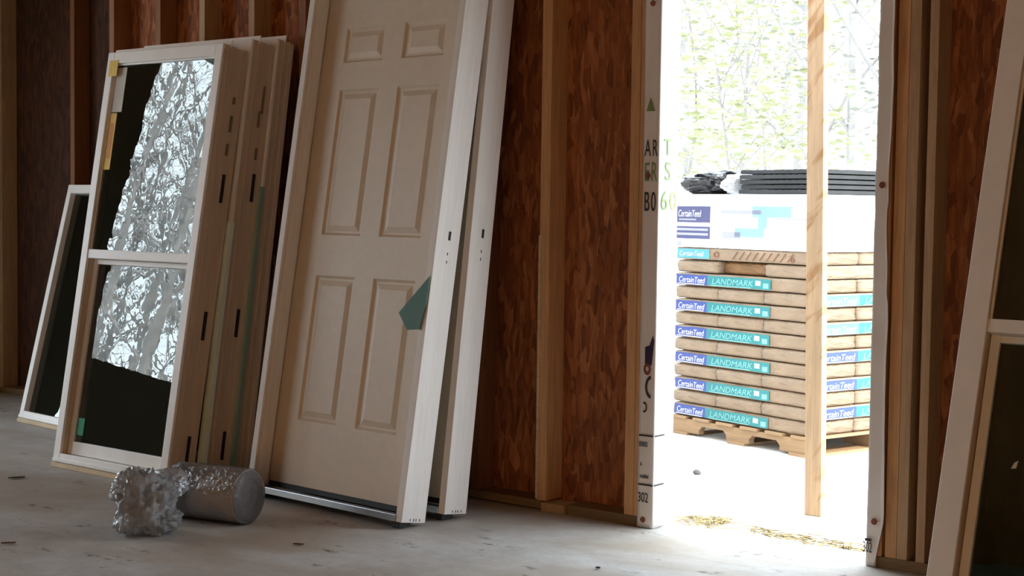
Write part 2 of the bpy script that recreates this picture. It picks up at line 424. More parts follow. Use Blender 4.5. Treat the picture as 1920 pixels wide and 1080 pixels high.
stud(0.941, LUMBER_DULL, 'greyish tan king stud right of the trimmer stud', w=0.036)
stud(1.006, LUMBER_DULL, 'narrow pale stud right of the paired doorway studs', w=0.030)
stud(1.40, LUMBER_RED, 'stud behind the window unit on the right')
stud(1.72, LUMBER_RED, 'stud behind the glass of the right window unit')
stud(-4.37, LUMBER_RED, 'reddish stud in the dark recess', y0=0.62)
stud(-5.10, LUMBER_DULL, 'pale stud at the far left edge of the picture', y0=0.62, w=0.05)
stud(DOOR_W + 0.003, LUMBER, 'trimmer stud under the house wrap at the right door jamb', w=0.046)

def plate(x0, x1, label, y0=0.0, z0=0.0, z1=0.038):
    return struct('bottom_plate', bx(x0, x1, y0, y0 + 0.104, z0, z1), PLATE, label, 'plate', bevel=0.002)
struct('lit_edge_strip', bx(-0.5335, -0.522, -0.006, -0.0005, 0.045, 1.06), PINE_PALE, 'thin pale strip standing in for the lit front edge of the broad stud', 'strip')  # pale wood stands in for light on the stud's front edge
plate(-0.385, -0.003, 'bottom plate under the bare sheathing left of the doorway')
plate(JOG, -0.505, 'long bottom plate under the studs behind doors and windows', z0=0.006)
struct('plate_block', bx(-0.50, -0.39, -0.012, 0.09, 0.0, 0.034), LUMBER_DULL, 'short splice block between two bottom plates', 'block', bevel=0.002)
plate(DOOR_W + 0.002, ROOM_R - 0.02, 'bottom plate right of the doorway')
plate(ROOM_L, JOG - 0.02, 'bottom plate in the dark recess', y0=0.62)
struct('door_header', bx(-0.055, DOOR_W + 0.05, 0.0, 0.104, 2.10, 2.35), LUMBER, 'header over the doorway, above the picture', 'beam')

# ------------------------------------------------------------------ house wrap on the door jambs
def sheet(bm, path, z0, z1, nz, wob=0.0, seed=0, edge=None):
    """path: list of (x, y) run horizontally; edge(z) pulls the last point along the last segment"""
    rows = []
    for j in range(nz + 1):
        z = z0 + (z1 - z0) * j / nz
        row = []
        for i, (x, y) in enumerate(path):
            k = noise.noise(Vector((x * 9 + seed, y * 9, z * 5)))
            dx = dy = 0
            if edge and i >= len(path) - 3:
                e = edge(z) * (i - (len(path) - 4)) / 3.0
                dx += e
            row.append(bm.verts.new((x + dx, y - abs(k) * wob + dy, z)))
        rows.append(row)
    for a, b in zip(rows, rows[1:]):
        for i in range(len(path) - 1):
            bm.faces.new((a[i], a[i + 1], b[i + 1], b[i]))

def seg(a, b, n):
    return [(a[0] + (b[0] - a[0]) * i / n, a[1] + (b[1] - a[1]) * i / n) for i in range(n)]

hw = thing('house_wrap', 'white printed house wrap folded round the left door jamb', 'house wrap', M_WALL)
bm = bmesh.new()
sheet(bm, seg((-0.064, -0.004), (0.0, -0.004), 5) + seg((0.0, -0.004), (0.003, -0.001), 2) + seg((0.003, -0.001), (0.003, 0.118), 12) + [(0.003, 0.124)], 0.002, 2.10, 60, 0.0015)
o = obj('wrap_sheet', bm, WRAP, hw, smooth=True)
sm = o.modifiers.new('solid', 'SOLIDIFY'); sm.thickness = 0.0012; sm.offset = 0
FY, RX = -0.0075, 0.0055
def wf(x, z): return Matrix.Translation((x, FY, z)) @ ON_FRONT
def wr(y, z): return Matrix.Translation((RX, y, z)) @ ON_RIGHT
# big lettering: it runs round the corner, so each letter sits on its own face
for s, x, z, h, m in (('A', -0.058, 1.358, 0.062, INK), ('R', -0.026, 1.358, 0.062, INK), ('E', -0.058, 1.268, 0.070, INK_GREEN), ('R', -0.030, 1.268, 0.072, INK_GREEN),
                      ('B', -0.058, 1.160, 0.072, INK), ('0', -0.028, 1.160, 0.072, INK)):
    text(s, h * 1.38, m, hw, wf(x, z), sx=0.46)
for s, y, z, h, m in (('T', 0.022, 1.362, 0.062, INK_GREEN), ('S', 0.030, 1.272, 0.070, INK_GREEN), ('6', 0.006, 1.164, 0.072, INK_GREEN), ('0', 0.066, 1.164, 0.072, INK_GREEN)):
    text(s, h * 1.38, m, hw, wr(y, z), sx=1.0)
bm = bmesh.new(); bmesh.ops.create_cone(bm, cap_ends=True, segments=3, radius1=0.028, radius2=0.028, depth=0.002)
bmesh.ops.transform(bm, matrix=Matrix.Translation((-0.036, FY, 1.535)) @ ON_FRONT @ Matrix.Rotation(0.0, 4, 'Z') @ Matrix.Diagonal((0.7, 1.1, 1, 1)), verts=bm.verts)
obj('printed_arrow', bm, INK_GREEN, hw)
# purple slanted logo block and the arcs under it
def quad_prism(bm, pts, y0, y1):
    a = [bm.verts.new((x, y0, z)) for x, z in pts]; b = [bm.verts.new((x, y1, z)) for x, z in pts]
    bm.faces.new(a); bm.faces.new(b[::-1])
    for i in range(len(pts)):
        j = (i + 1) % len(pts); bm.faces.new((a[i], b[i], b[j], a[j]))
bm = bmesh.new()
quad_prism(bm, [(-0.040, 0.600), (-0.012, 0.600), (-0.001, 0.690), (-0.008, 0.708), (-0.021, 0.672), (-0.040, 0.665)], FY - 0.001, FY + 0.001)
obj('printed_logo', bm, INK_PURPLE, hw)
def arc(cx, cz, r, w, a0, a1, sxx):
    bm = bmesh.new(); N = 12
    for i in range(N):
        t0, t1 = a0 + (a1 - a0) * i / N, a0 + (a1 - a0) * (i + 1) / N
        quad_prism(bm, [(cx + cos(t0) * r * sxx, cz + sin(t0) * r), (cx + cos(t1) * r * sxx, cz + sin(t1) * r),
                        (cx + cos(t1) * (r - w) * sxx, cz + sin(t1) * (r - w)), (cx + cos(t0) * (r - w) * sxx, cz + sin(t0) * (r - w))], FY - 0.001, FY + 0.001)
    return bm
obj('printed_arc', arc(-0.012, 0.520, 0.042, 0.013, radians(95), radians(265), 0.6), INK, hw)
obj('printed_arc', arc(-0.040, 0.445, 0.020, 0.008, radians(-110), radians(110), 0.6), INK, hw)
obj('printed_dot', arc(-0.030, 0.585, 0.022, 0.012, 0, 2 * pi, 0.7), NAILCAP, hw)
for z in (0.338, 0.157):
    obj('printed_rule', boxes((-0.060, 0.002, FY - 0.001, FY + 0.001, z, z + 0.006), (RX - 0.001, RX + 0.001, 0.0, 0.062, z, z + 0.006)), INK, hw)
text('SERIES', 0.026, INK, hw, wf(-0.060, 0.300), sx=0.52)
text('A', 0.022, INK, hw, wf(-0.054, 0.228), sx=0.6)
text('installed', 0.022, INK, hw, wf(-0.054, 0.184), sx=0.52)
text('302', 0.050, INK, hw, wf(-0.062, 0.096), sx=0.62)
def cap(x, z, par, y=FY):
    bm = bmesh.new(); bmesh.ops.create_cone(bm, cap_ends=True, segments=16, radius1=0.011, radius2=0.009, depth=0.004)
    bmesh.ops.transform(bm, matrix=Matrix.Translation((x, y - 0.001, z)) @ ON_FRONT, verts=bm.verts)
    obj('nail_cap', bm, NAILCAP, par)
for x, z in ((-0.034, 1.905), (-0.042, 1.287), (-0.038, 0.030)): cap(x, z, hw)

hw2 = thing('house_wrap', 'plain white house wrap with a wrinkled loose edge on the right door jamb', 'house wrap', M_WALL)
def redge(z):
    e = 0.004 * sin(z * 3.1 + 0.6) + 0.003 * sin(z * 9.0)
    if z < 0.16: e -= 0.028 * (0.16 - z) / 0.16
    if z > 1.95: e -= 0.05 * min(1, (z - 1.95) / 0.14)
    if 0.9 < z < 1.2: e -= 0.004
    return e
bm = bmesh.new()
sheet(bm, [(DOOR_W - 0.003, 0.122)] + seg((DOOR_W - 0.003, 0.10), (DOOR_W - 0.003, -0.001), 6) + seg((DOOR_W - 0.002, -0.004), (DOOR_W + 0.052, -0.004), 9) + [(DOOR_W + 0.054, -0.014)],
      0.002, 2.10, 70, 0.009, 3.1, redge)
o = obj('wrap_sheet', bm, WRAP, hw2, smooth=True)
sm = o.modifiers.new('solid', 'SOLIDIFY'); sm.thickness = 0.0012; sm.offset = 0
for x, z in ((0.861, 1.87), (0.863, 1.255), (0.866, 0.152)): cap(x, z, hw2, -0.013)
text('302', 0.050, INK, hw2, Matrix.Translation((DOOR_W - 0.012, -0.013, 0.048)) @ ON_FRONT, sx=0.45)
obj('printed_rule', bx(DOOR_W - 0.004, DOOR_W + 0.018, -0.014, -0.012, 0.085, 0.094), INK, hw2)

# ------------------------------------------------------------------ leaning windows
def lean_matrix(p, yaw, alpha, z=0.0):
    """x along the width, y into the wall, z up the leaning face"""
    w = Vector((cos(yaw), sin(yaw), 0)); m = Vector((-w.y, w.x, 0))
    u = m * sin(alpha) + Vector((0, 0, cos(alpha))); b = m * cos(alpha) - Vector((0, 0, sin(alpha)))
    return Matrix(((w.x, b.x, u.x, p[0]), (w.y, b.y, u.y, p[1]), (w.z, b.z, u.z, z), (0, 0, 0, 1)))

def window_unit(M, label, W, H, D, rail, face=0.045, glass=None, group=None, ext=True, strip=True, marks=(), fin=True):
    glass = glass or GLASS
    t = thing('window_unit', label, 'window', M, group)
    zb = 0.022 if strip else 0.0
    fd = 0.075 if ext else D
    # vinyl frame, one closed ring
    ff = 0.013 if ext else fd
    obj('frame', boxes((0, face, 0, ff, zb, H), (W - face, W, 0, ff, zb, H), (face, W - face, 0, fd, H - face - 0.006, H), (face, W - face, 0, fd, zb, zb + 0.040)), VINYL, t, bevel=0.002)
    if ext: obj('side_jamb', boxes((0.001, face - 0.001, ff, fd, zb, H - 0.001), (W - face + 0.001, W - 0.001, ff, fd, zb, H - 0.001)), JAMB_EXT, t, bevel=0.0015)
    obj('sill_lip', bx(0.004, W - 0.004, -0.006, 0.006, zb + 0.004, zb + 0.018), VINYL, t, bevel=0.001)
    if rail is None:
        obj('glass_pane', bx(face - 0.002, W - face + 0.002, 0.030, 0.036, zb + 0.038, H - face - 0.004), glass, t)
        if strip: obj('shipping_strip', bx(-0.002, W + 0.002, -0.006, D, 0.0, 0.021), PINE_PALE, t, bevel=0.0015)
        return t
    obj('meeting_rail', bx(face, W - face, 0.004, 0.060, rail - 0.020, rail + 0.020), VINYL, t, bevel=0.002)
    g = 0.008
    obj('upper_sash', boxes((face, face + g, 0.012, 0.030, rail + 0.02, H - face - 0.006), (W - face - g, W - face, 0.012, 0.030, rail + 0.02, H - face - 0.006),
                            (face + g, W - face - g, 0.012, 0.030, H - face - 0.006 - g, H - face - 0.006)), VINYL, t, bevel=0.0015)
    obj('glass_pane', bx(face + g, W - face - g, 0.019, 0.025, rail + 0.018, H - face - 0.004 - g), glass, t)
    st = 0.030
    ls = obj('lower_sash', boxes((face + 0.002, face + st, 0.038, 0.066, zb + 0.042, rail - 0.02), (W - face - st, W - face - 0.002, 0.038, 0.066, zb + 0.042, rail - 0.02),
                                 (face + st, W - face - st, 0.038, 0.066, zb + 0.042, zb + 0.098), (face + st, W - face - st, 0.038, 0.066, rail - 0.042, rail - 0.021)), VINYL, t, bevel=0.002)
    obj('glass_pane', bx(face + st - 0.002, W - face - st + 0.002, 0.050, 0.056, zb + 0.096, rail - 0.040), glass, t)
    if ext:
        e = obj('jamb_extension', boxes((0.006, 0.026, fd, D, zb, H - 0.004), (W - 0.026, W - 0.002, fd, D, zb, H - 0.004), (0.026, W - 0.026, fd, D, H - 0.024, H - 0.004), (0.026, W - 0.026, fd, D, zb, zb + 0.02)), JAMB_EXT, t, bevel=0.0015)
        obj('jamb_liner', boxes((W - 0.004, W + 0.002, 0.040, 0.048, zb, H - 0.01), (W - 0.004, W + 0.003, D - 0.024, D - 0.002, zb, H - 0.01)), JAMB_EXT, t, bevel=0.001)
    if fin:
        obj('nailing_fin', bx(-0.004, W + 0.004, 0.040, 0.044, H - 0.01, H + 0.022), VINYL, t)
    if strip:
        obj('shipping_strip', bx(-0.002, W + 0.002, -0.006, D, 0.0, 0.021), PINE_PALE, t, bevel=0.0015)
    for z0, z1, y in marks:
        obj('balance_slot', bx(W - 0.003, W + 0.0032, y, y + 0.014, z0, z1), DARK, t)
    return t

W1 = 0.784
stk = 'stack of window units leaning on the door wall'
mk1 = ((1.20, 1.32, 0.088), (0.62, 0.74, 0.088), (0.10, 0.22, 0.088))
yw = radians(-38.8)
def back_of(p, yaw, dist): return (p[0] - sin(yaw) * dist, p[1] + cos(yaw) * dist)
P1 = (-2.018, 6.527)
w1 = window_unit(lean_matrix(P1, yw, radians(9.4)), 'front window unit of the leaning stack, its glass mirroring trees, yellow stickers upper left', W1, 1.86, 0.140, 0.95, marks=mk1, group=stk)
W2P = back_of(P1, yw, 0.180); W2P = (W2P[0] + 0.010, W2P[1] - 0.008)
w2 = window_unit(lean_matrix(W2P, yw, radians(8.25)), 'middle window unit of the leaning stack, only its tan side and top showing', W1, 1.885, 0.140, 0.95, marks=mk1, group=stk)
W3P = back_of(P1, yw, 0.332); W3P = (W3P[0] + 0.020, W3P[1] - 0.016)
w3 = window_unit(lean_matrix(W3P, yw, radians(7.65)), 'rear window unit of the leaning stack, its dark side beside the leaning doors', W1, 1.895, 0.095, 0.95, group=stk)
# stickers, printing and green gap strips on the stack
obj('yellow_sticker', bx(0.022, 0.082, -0.0018, 0.0005, 1.750, 1.822), YELLOW, w1)
st = obj('yellow_sticker', bx(0.056, 0.098, 0.0165, 0.0188, 1.330, 1.585), YELLOW, w1)
obj('sticker_print', bx(0.066, 0.088, 0.0155, 0.0164, 1.38, 1.54), ORANGE, st)
obj('paper_label', bx(0.056, 0.128, 0.0170, 0.0186, 1.590, 1.792), PAPER_GREY, w1)
obj('corner_block', bx(W1 - 0.012, W1 + 0.006, 0.002, 0.030, 1.800, 1.835), JAMB_EXT, w1)
for (z, hh, y) in ((1.62, 0.03, 0.090), (1.50, 0.07, 0.088), (1.40, 0.05, 0.086)):
    obj('printed_mark', bx(W1 - 0.003, W1 + 0.0030, y, y + 0.012, z, z + hh), INK_FADED, w1)
for (z, hh, y) in ((1.58, 0.12, 0.092), (1.52, 0.07, 0.080), (1.38, 0.05, 0.086)):
    obj('printed_mark', bx(W1 - 0.003, W1 + 0.0030, y, y + 0.010, z, z + hh), INK_FADED, w2)
obj('gap_strip', bx(W1 - 0.030, W1 + 0.010, -0.012, 0.010, 0.03, 1.10), GAP_PALE, w2)  # pale green strip added for the tinted stile seen in the gap
obj('gap_strip', bx(W1 - 0.030, W1 + 0.006, -0.010, 0.010, 0.03, 1.25), GAP_DARK, w3)  # darker green strip added for the reflecting gap
obj('green_sticker', bx(0.086, 0.128, 0.046, 0.0495, 0.150, 0.225), plain('green_sticker', (0.05, 0.40, 0.22), 0.5), w1)

WP0 = (-2.605, 7.846)
w0 = window_unit(lean_matrix(WP0, radians(-44), radians(13.5), 0.0), 'small dark window unit leaning alone in the recess, far left', 0.50, 1.29, 0.075, None, glass=GLASS_DARK, ext=False, fin=False, face=0.04)
obj('paper_label', bx(0.17, 0.32, 0.0375, 0.0395, 0.13, 0.23), PAPER_DIM, w0)
wr_ = window_unit(lean_matrix((1.151, 4.124), WYAW, radians(16.5)), 'pale window unit leaning at the right edge of the picture', 0.80, 1.90, 0.080, 0.885, glass=GLASS_DARK, face=0.075)

for x, z, dx, dz in ((0.235, 0.585, 0.010, 0.007), (0.190, 0.500, 0.009, 0.013), (0.275, 0.470, 0.014, 0.015)):  # pale flecks imitate light spots mirrored in the right window glass
    bm = bmesh.new()
    quad_prism(bm, [(x - dx, z - dz), (x + dx * 0.6, z - dz * 0.8), (x + dx, z + dz * 0.9), (x - dx * 0.2, z + dz * 0.3)], 0.046, 0.0485)
    obj('glint_fleck', bm, PAPER_GREY, wr_)

# ------------------------------------------------------------------ leaning prehung doors
def panel(bm, x0, x1, z0, z1, y):
    rings = [(0.0, 0.0), (0.010, 0.009), (0.018, 0.009), (0.040, 0.0015)]
    prev = None
    for ins, dy in rings:
        r = [bm.verts.new((x, y + dy, z)) for x, z in ((x0 + ins, z0 + ins), (x1 - ins, z0 + ins), (x1 - ins, z1 - ins), (x0 + ins, z1 - ins))]
        if prev:
            for i in range(4): bm.faces.new((prev[i], prev[(i + 1) % 4], r[(i + 1) % 4], r[i]))
        prev = r
    bm.faces.new(prev)

def prehung_door(M, label, W, D, group):
    t = thing('prehung_door', label, 'door', M, group)
    H, j = 2.075, 0.032
    rec = D - 0.042
    # slab, front skin with six moulded panels
    xs0, xs1 = j + 0.003, W - j - 0.003
    zs0, zs1 = 0.045, H - j - 0.004
    pw = (xs1 - xs0)
    colsx = [(xs0 + pw * 0.155, xs0 + pw * 0.435), (xs0 + pw * 0.565, xs0 + pw * 0.845)]
    rows = [(0.300, 0.880), (1.042, 1.632), (1.742, 1.885)]
    bm = bmesh.new()
    xb = [xs0] + [v for c in colsx for v in c] + [xs1]
    zb = [zs0] + [v for r in rows for v in r] + [zs1]
    for i in range(len(xb) - 1):
        for k in range(len(zb) - 1):
            if i % 2 == 1 and k % 2 == 1: panel(bm, xb[i], xb[i + 1], zb[k], zb[k + 1], rec)
            else: bm.faces.new([bm.verts.new((x, rec, z)) for x, z in ((xb[i], zb[k]), (xb[i + 1], zb[k]), (xb[i + 1], zb[k + 1]), (xb[i], zb[k + 1]))])
    bmesh.ops.remove_doubles(bm, verts=bm.verts, dist=1e-5)
    vs = [bm.verts.new(p) for p in ((xs0, rec, zs0), (xs1, rec, zs0), (xs1, rec, zs1), (xs0, rec, zs1), (xs0, D - 0.002, zs0), (xs1, D - 0.002, zs0), (xs1, D - 0.002, zs1), (xs0, D - 0.002, zs1))]
    for f in ((0, 1, 5, 4), (1, 2, 6, 5), (2, 3, 7, 6), (3, 0, 4, 7), (4, 5, 6, 7)): bm.faces.new([vs[q] for q in f])
    obj('door_slab', bm, DOOR_SKIN, t)
    for x0, x1 in ((0, j), (W - j, W)):
        jm = obj('side_jamb', bx(x0, x1, 0, D, 0.0, H), PRIMED, t, bevel=0.0018)
        s = 1 if x0 == 0 else -1
        xa = x1 if s > 0 else x0
        obj('door_stop', bx(min(xa, xa + s * 0.011), max(xa, xa + s * 0.011), 0.012, rec - 0.012, 0.03, H - j), PRIMED, jm, bevel=0.0015)
    obj('head_jamb', bx(j, W - j, 0, D, H - j, H), PRIMED, t, bevel=0.0015)
    # ribbed aluminium threshold
    bm = bmesh.new()
    box(bm, j, W - j, 0.0, rec + 0.03, 0.002, 0.014)
    box(bm, j, W - j, -0.004, 0.006, 0.0, 0.024)
    th = obj('threshold', bm, ALU, t, bevel=0.001)
    bm = bmesh.new()
    box(bm, j, W - j, 0.008, rec + 0.004, 0.013, 0.0155)
    for k in range(5): box(bm, j, W - j, 0.016 + k * 0.014, 0.022 + k * 0.014, 0.015, 0.020)
    obj('ribbed_tread', bm, BRONZE, th, bevel=0.001)
    obj('sweep', bx(xs0, xs1, rec + 0.004, D - 0.006, 0.024, 0.046), RUBBER, t)
    for x in (0.03, W - 0.05):
        obj('shim_block', bx(x - 0.02, x + 0.02, 0.02, 0.08, -0.026, 0.0), RUBBER, t, bevel=0.004)
    for z, r in ((1.052, 0.011), (0.985, 0.0035), (0.955, 0.0035), (0.01, 0.003)):
        for y in ((D * 0.55,) if r > 0.004 or z > 0.5 else (D * 0.35, D * 0.5, D * 0.6, D * 0.75)):
            obj('plug_hole' if r > 0.01 else 'nail_hole', bx(W - 0.002, W + 0.0008, y - r * 0.55, y + r * 0.55, z - r * 1.5, z + r * 1.5), DARK, t)
    return t

grp = 'prehung doors leaning on the door wall'
PD1 = (-1.0487, 5.9031)
d1 = prehung_door(lean_matrix(PD1, radians(-41.9), radians(9.1), 0.030), 'front white six panel door in its frame, leaning, with a teal tag on its edge', 0.890, 0.121, grp)
bm = bmesh.new()
quad_prism(bm, [(0.886, 0.895), (0.748, 0.752), (0.802, 0.692), (0.866, 0.698), (0.884, 0.790)], -0.006, -0.002)
tg = obj('teal_tag', bm, TEAL, d1); tg['label'] = 'teal paper tag'
_w = Vector((cos(radians(-41)), sin(radians(-41)), 0))
D2R = (-0.239, 5.460)
D2 = (D2R[0] - 0.89 * _w.x, D2R[1] - 0.89 * _w.y)
d2 = prehung_door(lean_matrix(D2, radians(-41), radians(7.0), 0.030), 'second white door frame hidden behind the front leaning door, only its right jamb showing', 0.890, 0.120, grp)

# ------------------------------------------------------------------ wrapped roll and crumpled film on the floor
RR = 0.100
ax = Vector((0.906, -0.42, 0))
MR = Matrix(((ax.x, -ax.y, 0, -1.085), (ax.y, ax.x, 0, 5.45), (0, 0, 1, RR + 0.003), (0, 0, 0, 1)))
t = thing('foam_roll', 'grey roll wrapped in clear plastic lying on the floor in front of the doors', 'roll', MR)
bm = bmesh.new()
lathe_x(bm, [(-0.155, 0), (-0.155, 0.090), (-0.150, 0.097), (-0.07, 0.0985), (0.05, 0.097), (0.142, 0.098), (0.147, 0.094), (0.147, 0)], 44)
obj('roll_body', bm, ROLL, t, smooth=False)
bm = bmesh.new()
lathe_x(bm, [(0.1475, 0), (0.1475, 0.020), (0.150, 0.022), (0.150, 0.040), (0.148, 0.042), (0.148, 0.062), (0.1505, 0.064), (0.1505, 0.093), (0.1475, 0.094)], 44)
obj('roll_end', bm, ROLL_END, t)
bm = bmesh.new()
prof = [(-0.30, 0.015), (-0.27, 0.030), (-0.235, 0.026), (-0.215, 0.050), (-0.185, 0.085), (-0.160, 0.0985)] + [(-0.15 + i * 0.03, 0.1005) for i in range(11)] + [(0.155, 0.098), (0.158, 0.06), (0.159, 0)]
lathe_x(bm, prof, 56)
for v in bm.verts:
    k = noise.noise(v.co * 17) * 0.004 + noise.noise(v.co * 45) * 0.003
    r = Vector((0, v.co.y, v.co.z))
    if r.length > 1e-4:
        far = max(0, (-0.15 - v.co.x) / 0.15)
        v.co += r.normalized() * (abs(k) + far * noise.noise(v.co * 25) * 0.03)
    v.co.z = max(v.co.z, -RR - 0.001)
    if v.co.x < -0.16: v.co.z -= (-0.16 - v.co.x) * 0.25
    v.co.z = max(v.co.z, -RR - 0.001)
fl_ = obj('plastic_wrap', bm, FILM, t, smooth=True)
bm = bmesh.new()
lathe_x(bm, [(-0.135, 0.0988), (-0.135, 0.0994), (-0.055, 0.0994), (-0.055, 0.0988)], 44)
obj('paper_band', bm, plain('tan_paper_band', (0.46, 0.40, 0.35), 0.8, 0.08), t)

def wad(rx, ry, rz, seed, sub=4, rough=1.0, off=(0, 0, 0), floor=-0.104):
    """a crumpled wad of film: sharp folds, flat facets"""
    bm = bmesh.new()
    bmesh.ops.create_icosphere(bm, subdivisions=sub, radius=1.0)
    sv = Vector((seed, seed * 0.7, -seed))
    for v in bm.verts:
        d = v.co.copy()
        ridge = 1 - abs(noise.noise(d * 2.3 + sv)) * 2.2
        ridge2 = 1 - abs(noise.noise(d * 5.3 - sv)) * 2.2
        k = 0.80 + rough * (0.30 * noise.noise(d * 1.3 + sv) + 0.20 * ridge + 0.13 * ridge2 + 0.05 * noise.noise(d * 14))
        v.co = Vector((d.x * rx * k + off[0], d.y * ry * k + off[1], d.z * rz * k + off[2]))
        v.co.z = max(v.co.z, floor + 0.002 * noise.noise(d * 9))
    return bm
t = thing('crumpled_film', 'crumpled clear plastic film on the floor left of the grey roll', 'plastic film', Matrix.Translation((-1.285, 5.20, 0.107)))
obj('film', wad(0.100, 0.090, 0.115, 3.0, 5, 1.15, (0.005, 0, -0.01)), FILM2, t, smooth=True)
obj('film_fold', wad(0.062, 0.06, 0.080, 8.2, 5, 1.2, (-0.035, 0.0, 0.045)), FILM2, t, smooth=True)
obj('film_fold', wad(0.085, 0.075, 0.060, 5.1, 5, 1.3, (0.030, 0.03, -0.045)), FILM2, t, smooth=True)
obj('film_fold', wad(0.06, 0.05, 0.05, 12.4, 4, 1.4, (0.075, 0.10, 0.055)), FILM2, t, smooth=True)

# ------------------------------------------------------------------ small debris on the slab
def chip(x, y, rz, L, wd, mat, label, name='wood_chip'):
    bm = bmesh.new()
    quad_prism(bm, [(-L / 2, 0.0), (-L * 0.1, -wd * 0.5), (L / 2, -wd * 0.1), (L * 0.35, wd * 0.5), (-L * 0.3, wd * 0.35)], 0, 0.004)
    bmesh.ops.rotate(bm, verts=bm.verts, matrix=Matrix.Rotation(pi / 2, 3, 'X'))
    o = obj(name, bm, mat, M=Matrix.Translation((x, y, 0.004)) @ Matrix.Rotation(rz, 4, 'Z'))
    setp(o, label, 'chip')
chip(-2.07, 6.22, 0.5, 0.07, 0.022, RUBBER, 'dark splinter on the floor left of the window stack')
chip(0.29, 4.78, 0.3, 0.016, 0.016, RUBBER, 'small black crumb on the floor in front of the doorway')
chip(-0.72, 5.06, -0.2, 0.04, 0.012, SPLINTER, 'thin brown splinter on the floor below the front leaning door')
chip(-1.70, 5.02, 0.2, 0.05, 0.013, SPLINTER, 'brown splinter on the floor left of the crumpled film')

# ------------------------------------------------------------------ outside: post, pallet of bundles
GZ = -0.012
pm = M_WALL @ Matrix.Translation((0.276, 0.660, GZ)) @ Matrix.Rotation(radians(-1.1), 4, 'Y')
po = obj('porch_post', bx(0, 0.070, 0, 0.042, 0, 3.1), POST, M=pm, bevel=0.002)
setp(po, 'rough tan wooden post standing outside in the doorway', 'post')

PA = radians(36)                       # the pallet's own turn
_fr = Vector((0.588, -0.809, 0))       # along the front, to the right
_dp = Vector((0.809, 0.588, 0))        # along the right side, away
PC = Vector((1.425, 7.07, GZ))         # near corner
PW, PDp = 0.96, 0.96
O = PC - _fr * PW
M_PAL = Matrix(((_fr.x, _dp.x, 0, O.x), (_fr.y, _dp.y, 0, O.y), (0, 0, 1, GZ), (0, 0, 0, 1)))
pal = thing('pallet', 'wooden pallet under the wrapped bundles outside', 'pallet', M_PAL)
for k in range(3):
    y = k * (PDp - 0.04) / 2
    bm = bmesh.new()
    pts = [(-0.01, 0.014), (0.20, 0.014)]
    def notch(x0, x1): return [(x0, 0.014), (x0 + 0.025, 0.058), (x1 - 0.025, 0.058), (x1, 0.014)]
    pts = [(-0.01, 0.014)] + notch(0.20, 0.40) + notch(0.56, 0.77) + [(PW + 0.01, 0.014), (PW + 0.01, 0.085), (-0.01, 0.085)]
    # concave outline: build from slabs
    for a, b in ((-0.01, 0.20), (0.40, 0.56), (0.77, PW + 0.01)): box(bm, a, b, y, y + 0.038, 0.014, 0.058)
    box(bm, -0.01, PW + 0.01, y, y + 0.038, 0.058, 0.085)
    for a, b in ((0.20, 0.40), (0.56, 0.77)):
        quad_prism(bm, [(a, 0.036), (a, 0.058), (a + 0.022, 0.058)], y, y + 0.038)
        quad_prism(bm, [(b, 0.058), (b, 0.036), (b - 0.022, 0.058)], y, y + 0.038)
    obj('stringer', bm, PALLET_W, pal)
for k in range(6):
    x = -0.01 + k * (PW + 0.02 - 0.12) / 5
    obj('deck_board', bx(x, x + 0.12, -0.012, PDp + 0.012, 0.085, 0.099), PALLET_W, pal, bevel=0.001)
for x in (0.0, 0.42, PW - 0.12):
    obj('bottom_board', bx(x, x + 0.12, -0.012, PDp + 0.012, 0.0, 0.014), PALLET_W, pal, bevel=0.001)

BH = 0.0682
def bundle_mesh(L, Wd, H, seed):
    bm = bmesh.new()
    nx, ny = 22, 8
    bmesh.ops.create_cube(bm, size=1.0)
    bmesh.ops.subdivide_edges(bm, edges=bm.edges, cuts=7, use_grid_fill=True)
    for v in bm.verts:
        c = v.co
        # pillow the edges a little, then crease the paper
        ex, ey, ez = abs(c.x) * 2, abs(c.y) * 2, abs(c.z) * 2
        k = 1 - 0.012 * (ez ** 8)
        x, y, z = c.x * L * k, c.y * Wd * (1 - 0.03 * ez ** 8), c.z * H * (1 - 0.05 * max(ex, ey) ** 10)
        p = Vector((x * 9 + seed, y * 9, z * 30))
        q = noise.noise(p) * 0.004 + noise.noise(p * 2.7) * 0.002
        if ez < 0.9: x += q * (1 if c.x > 0 else -1) * (ex > 0.9); y += q * (1 if c.y > 0 else -1) * (ey > 0.9)
        v.co = Vector((x, y, z))
    me = bm
    return me

def put_bundle(label, x0, x1, y0, y1, z0, h, mat, seed, group):
    L, Wd = x1 - x0 - 0.006, y1 - y0 - 0.006
    t = thing('shingle_bundle', label, 'bundle', M_PAL @ Matrix.Translation(((x0 + x1) / 2, (y0 + y1) / 2, z0)), group)
    bm = bundle_mesh(L, Wd, h - 0.002, seed)
    bmesh.ops.translate(bm, verts=bm.verts, vec=(0, 0, h / 2))
    obj('paper_wrap', bm, mat, t, smooth=True)
    return t, L, Wd

